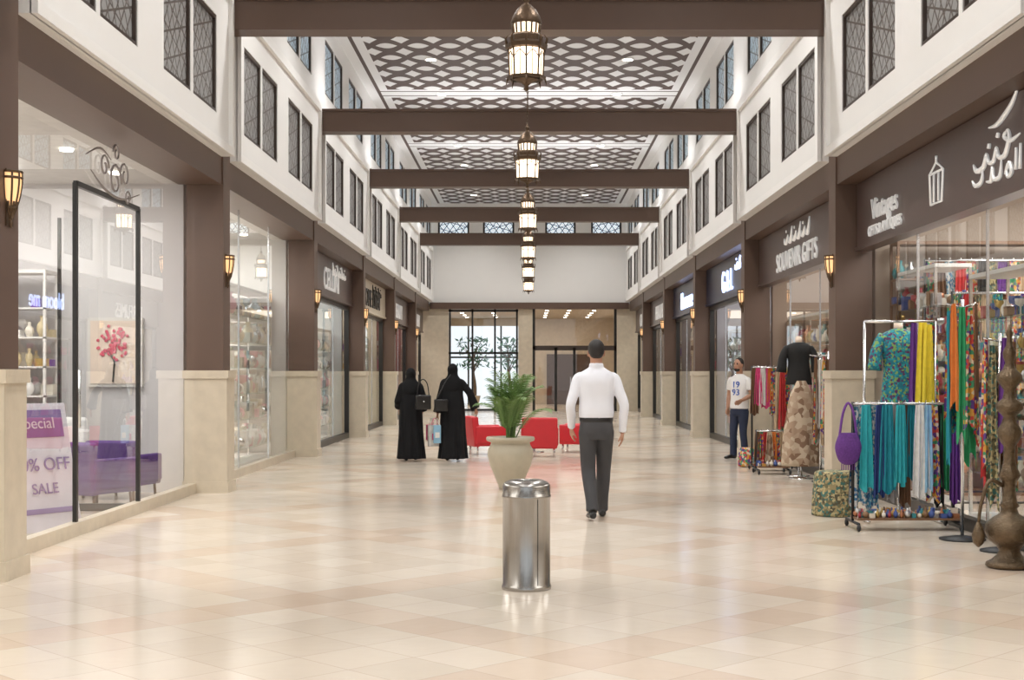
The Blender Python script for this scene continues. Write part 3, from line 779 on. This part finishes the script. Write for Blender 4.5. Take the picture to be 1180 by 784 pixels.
seq = [(PAT[1], .2, .95), (C['turq'], .16, .8), (PAT[1], .16, .98), (C['navy'], .12, .85), (C['teal'], .17, .82), (C['grey'], .12, .9), (C['turq'], .14, .75), (C['brown'], .12, .95),
       (C['teal'], .14, .7), (C['white'], .2, .86), (C['sky'], .12, .8), (PAT[0], .14, .9), (C['black'], .1, .95), (C['green'], .16, .8), (C['purple'], .12, .92)]
for i, (m, w, L) in enumerate(seq): hang.append((3.1 + i * .064, m, w * .95, min(L, 1.0), R.uniform(-.07, .04)))
rack('clothes_rack', 3.05, 4.0, 13.1, 1.18, hang)
def scarfstand(loc, H, items, base=.2, rr=.12):
    b = B(); b.tube([(0, 0, 0), (0, 0, H)], .016, CHROME, 8); b.lathe([(base, 0), (base, .015), (.03, .04)], (0, 0, 0), BLACK, 20)
    for a in range(4): b.tube([(0, 0, H - .07), (.17 * math.cos(a * 1.57 + .4), .17 * math.sin(a * 1.57 + .4), H - .04)], .008, CHROME, 6)
    for i, (m, L, w) in enumerate(items):
        a = i * 6.28 / len(items); b.sheet((rr * math.cos(a), rr * math.sin(a), H - .04 - .03 * (i % 3)), (math.cos(a + 1.57), math.sin(a + 1.57)), .05, w, L, 2, .02, m, ph=i, rag=.05)
    b.obj('scarf_stand', loc)
scarfstand((3.82, 12.25, 0), 2.12, [(PAT[0], 1.2, .16), (C['green'], 1.35, .14), (C['red'], .9, .14), (PAT[4], 1.1, .14), (PAT[0], 1.0, .16), (C['teal'], 1.3, .12), (C['orange'], .9, .12), (C['green'], 1.15, .1), (PAT[0], 1.0, .14), (C['brown'], .8, .12)])
scarfstand((3.88, 11.45, 0), 1.8, [(PAT[0], 1.2, .16), (C['brown'], 1.2, .14), (PAT[3], 1.1, .14), (C['red'], 1.2, .14), (PAT[0], 1.0, .16), (PAT[3], 1.3, .12), (C['purple'], .9, .12), (C['brown'], 1.15, .12)], .16)
b = B(); b.tube([(-.35, 0, 1.98), (.35, 0, 1.98)], .014, CHROME); b.tube([(-.35, 0, 0), (-.35, 0, 1.98)], .014, CHROME); b.tube([(.35, 0, 0), (.35, 0, 1.98)], .014, CHROME)
for x in (-.35, .35): b.tube([(x, -.2, .02), (x, .2, .02)], .014, CHROME)
b.sheet((.22, -.03, 1.97), (1, 0), .08, .16, .95, 2, .02, C['yellow']); b.sheet((.27, -.05, 1.95), (1, .2), .08, .14, .85, 2, .02, C['yellow'], ph=2)
b.sheet((.33, 0, 1.97), (1, 0), .06, .14, 1.0, 2, .02, PAT[0]); b.sheet((.14, 0, 1.97), (1, 0), .06, .1, .8, 2, .02, C['purple'])
b.obj('clothes_rack', (3.66, 13.72, 0))
# garments hanging inside the display window
gm = [PAT[0], C['red'], PAT[3], C['beige'], PAT[4], C['brown'], PAT[0], C['purple'], PAT[2], C['orange'], PAT[1], C['black'], PAT[0], C['teal']]
rack('clothes_rack', 4.4, 5.9, 14.45, 2.3, [(4.45 + i * .105, gm[i], .17, R.uniform(.7, 1.1), R.uniform(-.06, .05)) for i in range(14)], False)
rack('clothes_rack', 4.5, 6.2, 15.8, 2.75, [(4.55 + i * .12, gm[(i * 5) % 14], .18, R.uniform(.6, 1.0), R.uniform(-.06, .05)) for i in range(13)], False)
def dress_form(name, loc, m, z0, z1, rz=0, sl=True, skirt=1.0):
    b = B(); H = z1
    b.tube([(0, 0, 0), (0, 0, z0 + .1)], .014, CHROME); b.lathe([(.16, 0), (.16, .012), (.02, .03)], (0, 0, 0), CHROME, 20)
    L = z1 - z0
    b.loft([(0, 0, z0, .19 * skirt, .12 * skirt, .03), (0, 0, z0 + L * .3, .165, .11, .03), (0, 0, z0 + L * .55, .15, .1), (0, 0, z0 + L * .78, .18, .12), (0, 0, z0 + L * .92, .175, .09), (0, 0, z1, .07, .06)], m, 28, 4, folds=7)
    if sl:
        for s in (-1, 1): b.tube([(s * .15, 0, z1 - .07), (s * .22, -.01, z1 - .2), (s * .25, -.02, z1 - .42)], [.055, .06, .075], m, 12, n=3)
    b.tube([(0, 0, z1 - .02), (0, 0, z1 + .07)], [.05, .045], MANNQ, 12)
    b.ell((0, 0, z1 + .07), (.045, .045, .02), MANNQ, 12)
    return b.obj(name, loc, rz)
dress_form('dress_mannequin', (3.76, 14.15, 0), PAT[4], 1.12, 1.92)
dress_form('dress_mannequin', (3.82, 19.7, 0), C['black'], 1.3, 1.9)
dress_form('dress_mannequin', (4.7, 13.9 + .3, 0), C['beige'], 1.1, 2.0) if False else None
b = B(); b.tube([(0, 0, 0), (0, 0, 1.35)], .015, CHROME); b.lathe([(.17, 0), (.17, .012), (.02, .03)], (0, 0, 0), CHROME, 20)
b.loft([(0, 0, .18, .27, .18, .08), (0, 0, .5, .25, .17, .06), (0, 0, .9, .20, .13, .03), (0, 0, 1.15, .16, .10), (0, 0, 1.28, .10, .08), (0, 0, 1.36, .06, .05)], PAT[2], 36, 4, folds=8)
b.obj('poncho_stand', (3.77, 19.25, 0))
rack('clothes_rack', 3.35, 4.0, 20.9, 1.55, [(3.38 + i * .06, m, .13, L, R.uniform(-.06, .04)) for i, (m, L) in enumerate([(C['brown'], .7), (C['pink'], .55), (C['white'], .55), (C['pink'], .6), (C['orange'], .5), (PAT[0], .7), (C['beige'], .9), (C['red'], .9), (PAT[0], 1.0)])])
rack('clothes_rack', 3.3, 3.75, 20.2, .62, [(3.32 + i * .055, m, .12, .45, R.uniform(-.06, .04)) for i, m in enumerate([C['brown'], PAT[0], C['red'], PAT[2], C['orange'], PAT[0], C['beige']])])
for x, y, m in ((3.92, 18.7, PAT[0]), (3.92, 18.2, C['beige'])):
    scarfstand((x, y, 0), 1.75, [(R.choice([m, PAT[0], C['red'], C['beige'], C['brown'], C['white']]), R.uniform(.8, 1.2), .13) for q in range(7)], .12, .07)
b = B()
b.loft([(0, 0, 0.005, .235, .235, .03), (0, 0, .15, .23, .23, .03), (0, 0, .38, .215, .215, .015), (0, 0, .445, .205, .205), (0, 0, .46, .17, .17)], PAT[3], 48, 3, folds=11)
b.obj('pouf', (3.16, 14.35, 0))
b = B()
b.loft([(0, 0, .01, .15, .15, .03), (0, 0, .2, .15, .15, .02), (0, 0, .3, .12, .12)], PAT[0], 40, 3, folds=9)
b.obj('pouf', (3.42, 21.7, 0))
b = B(); b.loft([(0, 0, .62, .03, .03), (0, 0, .66, .09, .06), (0, 0, .78, .125, .07), (0, 0, .88, .10, .05), (0, 0, .92, .08, .04)], mat('purple_bag_cloth', (.11, .03, .20), .8, var=.5, scale=60), 24, 4)
b.tube([(-.08, 0, .9), (-.05, 0, 1.1), (0, 0, 1.2), (.05, 0, 1.1), (.08, 0, .9)], .012, C['purple'], 8, n=4)
for i in range(7): b.tube([(-.06 + i * .02, 0, .66), (-.06 + i * .02, 0, .57)], .005, C['purple'], 5)
b.obj('hanging_handbag', (2.99, 13.02, -.01))
b = B()
b.lathe([(.15, 0), (.175, .015), (.17, .04), (.13, .06), (.09, .10), (.075, .13), (.10, .17), (.155, .21), (.18, .27), (.175, .33), (.12, .38), (.07, .41), (.055, .45), (.075, .47), (.055, .50), (.045, .60), (.06, .66), (.085, .70), (.06, .75), (.045, .80), (.042, .92), (.065, .95), (.085, .99), (.09, 1.04), (.06, 1.09), (.045, 1.14), (.07, 1.17), (.10, 1.20), (.10, 1.24), (.05, 1.28), (.04, 1.34), (.065, 1.38), (.095, 1.42), (.09, 1.46), (.05, 1.50), (.03, 1.55), (.045, 1.59), (.05, 1.63), (.025, 1.68), (.018, 1.74), (.028, 1.77), (.004, 1.84)], (0, 0, 0), BRASS, 32)
b.tube([(-.05, 0, .62), (-.16, -.03, .66), (-.22, -.03, .5), (-.24, -.02, .34)], [.018, .016, .014, .012], BRASS, 8, n=4)
b.lathe([(.01, .16), (.04, .19), (.05, .25), (.03, .31), (.012, .35)], (-.24, -.02, 0), BRASS, 16)
b.tube([(.05, 0, 1.2), (.16, 0, 1.25), (.2, 0, 1.1), (.17, 0, .9)], .012, BRASS, 8, n=4)
b.obj('brass_hookah', (3.63, 10.5, 0))
b = B(); b.box(4.25, 4.29, 12.5, 12.9, .75, 1.1, NAVY)
BL = mat('blue_led', (.1, .2, 1), .4, emit=8, ecol=(.12, .25, 1))
for i in range(3): b.ell((4.24, 12.7, .82 + i * .11), (.01, .12, .03), BL, 10)
b.obj('led_sign')

# ------------------------------------------------------------------ people
def V(*a): return Vector(a)
def hand(b, W, d, n, s, m, curl=.5):
    d = d.normalized(); n = (n - d * n.dot(d)).normalized(); lat = d.cross(n) * s
    W = Vector(W)
    b.tube([W - d * .03, W, W + d * .045, W + d * .088], [(.023, .02), (.028, .018), (.042, .017), (.04, .014)], m, 12, hint=tuple(lat), n=2)
    for i, (o, L) in enumerate(((.033, .068), (.011, .078), (-.011, .072), (-.032, .056))):
        p = W + d * (.085 - abs(o) * .2) + lat * o; q = [p - d * .02, p]
        dd = (d + lat * o * 3).normalized(); seg = [L * .45, L * .3, L * .25]
        for sg in seg:
            dd = (dd + n * curl * .55).normalized(); p = p + dd * sg; q.append(p)
        b.tube(q, [.0092, .0095, .009, .0085, .007], m, 8)
    p = W + d * .02 + lat * .025; t = (d * .75 + lat * .6 + n * .3).normalized()
    t2 = (t + d * .4 + n * .2).normalized()
    b.tube([p, p + t * .035, p + t * .035 + t2 * .03, p + t * .035 + t2 * .055], [.014, .012, .0105, .008], m, 8)
MAT_LIP = mat('lips', (.35, .12, .09), .5)
def head(b, c, m, hair, face=1, beard=False, yaw=0.0, s=1.0):
    rt = Matrix.Rotation(yaw, 3, 'Z'); c = Vector(c)
    def E(o, r, mm, seg=18): b.ell(tuple(c + rt @ (Vector(o) * s)), tuple(q * s for q in r), mm, seg, rot=rt)
    E((0, 0, 0), (.074, .094, .105), m, 28); E((0, .03, -.065), (.055, .062, .06), m, 22)
    E((0, .045, -.02), (.058, .05, .075), m, 22)
    E((0, .098, -.03), (.013, .018, .022), m, 10); E((0, .094, -.0), (.009, .01, .028), m, 10)
    for sx in (-1, 1):
        E((sx * .077, -.002, -.02), (.012, .02, .032), m, 12)
        E((sx * .03, .087, .005), (.012, .007, .006), hair, 8)
        E((sx * .03, .087, .024), (.018, .006, .005), hair, 8)
    E((0, .09, -.066), (.022, .008, .006), MAT_LIP, 8)
    if hair is HAIR:
        E((0, -.020, .026), (.081, .090, .095), hair, 30)
        E((0, -.044, -.014), (.070, .060, .060), hair, 22)
    if beard: E((0, .045, -.085), (.052, .052, .036), hair, 18)

b = B()
head(b, (0, .02, 1.685), SKIN, HAIR, s=1.04)
b.tube([(0, -.01, 1.46), (0, 0, 1.55), (0, .01, 1.63)], [.066, .062, .062], SKIN, 16, n=3)
b.loft([(0, 0, 1.012, .166, .118), (0, 0, 1.03, .174, .126), (0, 0, 1.08, .178, .130, .014), (0, 0, 1.18, .174, .124, .014), (0, -.005, 1.30, .182, .124, .010), (0, -.01, 1.38, .190, .120, .004), (0, -.01, 1.43, .186, .108), (0, -.005, 1.47, .160, .094), (0, 0, 1.50, .115, .080), (0, 0, 1.525, .076, .070), (0, 0, 1.54, .066, .064)], SHIRT, 48, 5, folds=7)
b.lathe([(.066, 1.515), (.075, 1.52), (.072, 1.56), (.062, 1.565)], (0, 0, 0), SHIRT, 28)
for s, sh, el, wr in ((-1, (-.180, 0, 1.415), (-.262, -.04, 1.15), (-.245, .08, .925)), (1, (.180, 0, 1.415), (.275, -.05, 1.15), (.265, .0, .885))):
    sh, el, wr = Vector(sh), Vector(el), Vector(wr)
    m1 = sh.lerp(el, .5); m2 = el.lerp(wr, .5)
    b.tube([sh + V(-s * .08, 0, .012), sh, m1, el, m2, wr], [(.046, .042), (.056, .054), (.058, .055), (.052, .049), (.048, .046), (.038, .035)], SHIRT, 18, n=5)
    fd = (wr - el).normalized()
    b.tube([wr - fd * .045, wr - fd * .02, wr + fd * .008], [.039, .040, .038], SHIRT, 16)
    b.tube([wr - fd * .05, wr + fd * .02], [.028, .027], SKIN, 12)
    hand(b, wr + fd * .015, (fd + V(0, 0, -.5)), V(-s, .25, 0), -s * 1.0, SKIN, .55)
b.loft([(0, 0, .80, .145, .112), (0, 0, .86, .170, .128), (0, 0, .92, .172, .129), (0, 0, .97, .164, .118), (0, 0, .985, .163, .116)], TROUS, 36, 4)
b.loft([(0, 0, .982, .170, .121), (0, 0, .985, .172, .123), (0, 0, 1.012, .172, .123), (0, 0, 1.015, .170, .121)], LEATH, 36, 2)
for hip, kn, an, hl, to in (((-.085, 0, .87), (-.080, .02, .50), (-.055, -.17, .13), (-.055, -.235, .055), (-.065, .0, .03)),
                            ((.085, 0, .87), (.088, .13, .49), (.080, .23, .10), (.080, .175, .035), (.095, .42, .03))):
    hip, kn, an = Vector(hip), Vector(kn), Vector(an)
    b.tube([hip + V(0, 0, .03), hip, hip.lerp(kn, .4), kn, kn.lerp(an, .4), kn.lerp(an, .8), an + V(0, 0, -.035)], [(.088, .083), (.100, .095), (.092, .086), (.076, .073), (.074, .069), (.066, .062), (.068, .064)], TROUS, 22, n=5)
    hl, to = Vector(hl), Vector(to)
    b.tube([an, an.lerp(hl, .6)], .045, SHOE, 14)
    mid = hl.lerp(to, .55)
    b.tube([hl + V(0, -.03, .0), hl, mid + V(0, 0, .008), to, to + V(0, .035, -.004)], [(.022, .028), (.038, .035), (.044, .032), (.042, .026), (.022, .014)], SHOE, 16, hint=(1, 0, 0), n=4)
b.figure('walking_man', .0062, (.675, 14.0, .003), 0.05)

TSH = mat('white_tshirt', (.78, .77, .76), .8, var=.03, bump=.3, bscale=8, bdet=1)
b = B()
head(b, (0, .035, 1.605), SKIN, HAIR, beard=True)
b.tube([(0, -.01, 1.40), (0, 0, 1.48), (0, .02, 1.55)], [.06, .056, .055], SKIN, 16, n=3)
b.loft([(0, 0, .86, .172, .126, .015), (0, 0, .98, .166, .122, .015), (0, 0, 1.12, .164, .12), (0, 0, 1.25, .18, .122), (0, -.01, 1.33, .182, .112), (0, -.01, 1.375, .165, .098), (0, -.005, 1.41, .12, .08), (0, 0, 1.44, .07, .065)], TSH, 36, 4, folds=6)
for s, sh, el, wr in ((-1, (-.17, 0, 1.33), (-.225, -.03, 1.09), (-.15, .17, 1.00)), (1, (.17, 0, 1.33), (.225, -.04, 1.09), (.205, .05, .86))):
    sh, el, wr = Vector(sh), Vector(el), Vector(wr)
    m1 = sh.lerp(el, .62)
    b.tube([sh + V(-s * .06, 0, .02), sh, m1], [.046, .058, .062], TSH, 16, n=4)
    b.tube([sh, el, el.lerp(wr, .35), wr], [.044, .041, .042, .027], SKIN, 14, n=4)
    fd = (wr - el).normalized(); hand(b, wr, fd, V(-s, .3, 0), -s, SKIN, .6)
b.loft([(0, 0, .74, .14, .11), (0, 0, .80, .162, .118), (0, 0, .90, .150, .106)], JEANS, 30, 4)
for hip, kn, an, to in (((-.08, 0, .82), (-.09, .03, .46), (-.10, -.02, .09), (-.13, .17, .03)), ((.08, 0, .82), (.085, .06, .46), (.09, .05, .09), (.12, .24, .03))):
    hip, kn, an, to = Vector(hip), Vector(kn), Vector(an), Vector(to)
    b.tube([hip, hip.lerp(kn, .4), kn, kn.lerp(an, .5), an + V(0, 0, -.04)], [.092, .083, .064, .060, .062], JEANS, 20, n=5)
    hl = V(an.x, an.y - .04, .035)
    b.tube([hl + V(0, -.025, 0), hl, hl.lerp(to, .5) + V(0, 0, .01), to, to + V(0, .03, 0)], [(.02, .022), (.037, .034), (.042, .034), (.04, .025), (.02, .014)], SHOE, 14, hint=(1, 0, 0), n=3)
rzm = math.pi - .7
m_o = b.figure('standing_man', .0068, (3.58, 23.65, .003), rzm)
for tx, zz in (('19', 1.26), ('93', 1.13)):
    cu = bpy.data.curves.new('shirt_print', 'FONT'); cu.body = tx; cu.size = .15; cu.align_x = 'CENTER'; cu.align_y = 'CENTER'; cu.extrude = .008; cu.materials.append(PRINTB)
    o = bpy.data.objects.new('shirt_print', cu); COL.objects.link(o); o.parent = m_o; o.location = (0, .118, zz); o.rotation_euler = (math.pi / 2, 0, math.pi)

def woman(name, loc, rz, arms, step=.06, yaw=0.0):
    b = B()
    b.loft([(0, -.03, .035, .235, .21, .10), (0, -.02, .15, .225, .20, .10), (.0, -.01, .45, .205, .175, .07), (0, 0, .75, .20, .16, .045), (0, 0, .95, .190, .15, .025), (0, 0, 1.12, .172, .13, .01), (0, 0, 1.26, .180, .122), (0, -.005, 1.33, .155, .108), (0, 0, 1.39, .105, .09), (0, 0, 1.43, .07, .07)], ABAYA, 64, 4, folds=8, ph=R.uniform(0, 6))
    b.loft([(0, -.02, 1.16, .12, .11), (0, -.02, 1.2, .155, .125), (0, -.01, 1.30, .165, .13), (0, -.005, 1.37, .125, .115), (0, 0, 1.42, .09, .092), (0, 0, 1.47, .083, .09)], ABAYA, 40, 4, folds=5)
    head(b, (0, .028, 1.50), SKIN, ABAYA, yaw=yaw, s=.93)
    b.ell((0, -.008, 1.515), (.088, .098, .108), ABAYA, 30); b.ell((0, -.045, 1.53), (.06, .07, .06), ABAYA, 18)
    b.ell((0, .01, 1.425), (.072, .075, .05), ABAYA, 20)
    for s, el, wr in arms:
        sh = V(s * .15, 0, 1.30); el, wr = Vector(el), Vector(wr)
        b.tube([sh + V(-s * .05, 0, .02), sh, sh.lerp(el, .5), el, el.lerp(wr, .5), wr], [.05, .058, .060, .062, .070, .083], ABAYA, 18, n=4)
        fd = (wr - el).normalized()
        b.tube([wr - fd * .03, wr + fd * .03], [.024, .022], SKIN, 10); hand(b, wr + fd * .02, fd, V(-s, .2, 0), -s, SKIN, .9)
    for s in (-1, 1):
        b.tube([(s * .08, s * step - .06, .03), (s * .08, s * step + .05, .035), (s * .085, s * step + .15, .022)], [(.03, .028), (.036, .03), (.022, .014)], SHOE, 12, hint=(1, 0, 0), n=3)
    return b.figure(name, .0075, loc, rz)
w1 = woman('woman_in_abaya', (-1.98, 23.2, .003), .1, [(-1, (-.22, 0, 1.05), (-.2, .16, .95)), (1, (.225, -.02, 1.06), (.21, .12, .90))])
w1.scale = (.97, .97, .955)
woman('woman_in_abaya', (-1.28, 23.2, .003), -.05, [(-1, (-.21, .0, 1.05), (-.25, .0, .80)), (1, (.29, -.02, 1.12), (.37, .06, .88))])
def handbag(loc, w, h, d, m, strap, rz=0):
    b = B(); b.rbox((0, 0, h / 2), (w, d, h), min(w, d) * .25, m); b.rbox((0, -d / 2 - .002, h * .72), (w * .9, .014, h * .4), .004, m)
    b.ell((0, -d / 2 - .012, h * .55), (.014, .006, .014), CHROME, 8)
    b.tube([(-w * .4, 0, h * .9), (-w * .28, 0, h + strap * .7), (0, 0, h + strap), (w * .28, 0, h + strap * .7), (w * .4, 0, h * .9)], .009, m, 8, n=4)
    return b.obj('handbag', loc, rz)
handbag((-1.76, 22.98, .86), .26, .24, .11, LEATH, .26, .3)
b = B(); b.rbox((0, 0, .11), (.22, .1, .2), .02, LEATH)
b.tube([(-.08, 0, .2), (.06, -.02, .48), (.17, .04, .62)], .009, LEATH, 6, n=4); b.obj('handbag', (-1.46, 22.96, .82), .3)
def shopbag(loc, w, h, d, m, rz, m2):
    b = B(); b.rbox((0, 0, h / 2), (w, d, h), .006, m); b.rbox((0, -d / 2 - .001, h * .45), (w * .6, .006, h * .3), .002, m2)
    for yy in (-d * .3, d * .3): b.tube([(-w * .22, yy, h), (-w * .1, yy * .4, h + .1), (w * .1, yy * .4, h + .1), (w * .22, yy, h)], .004, m2, 5, n=3)
    b.obj('shopping_bag', loc, rz)
shopbag((-1.58, 23.18, .24), .22, .36, .09, C['white'], .5, C['pink']); shopbag((-1.64, 23.32, .34), .2, .26, .08, C['pink'], .9, C['white']); shopbag((-1.53, 23.03, .3), .12, .30, .07, C['sky'], .2, C['white'])

# ------------------------------------------------------------------ world & camera
wd = bpy.data.worlds.new('World'); scene.world = wd; wd.use_nodes = True
bg = wd.node_tree.nodes['Background']; bg.inputs[0].default_value = (.88, .94, 1.0, 1); bg.inputs[1].default_value = 1.0
cam = bpy.data.cameras.new('Camera'); co = bpy.data.objects.new('Camera', cam); COL.objects.link(co)
co.location = (0, 0, 1.48); co.rotation_euler = (math.pi / 2, 0, 0)
cam.sensor_width = 36; cam.sensor_fit = 'HORIZONTAL'; cam.lens = 1600 / 1180 * 36
cam.shift_x = -(610 - 590) / 1180; cam.shift_y = (429 - 392) / 1180
cam.clip_end = 300
scene.camera = co
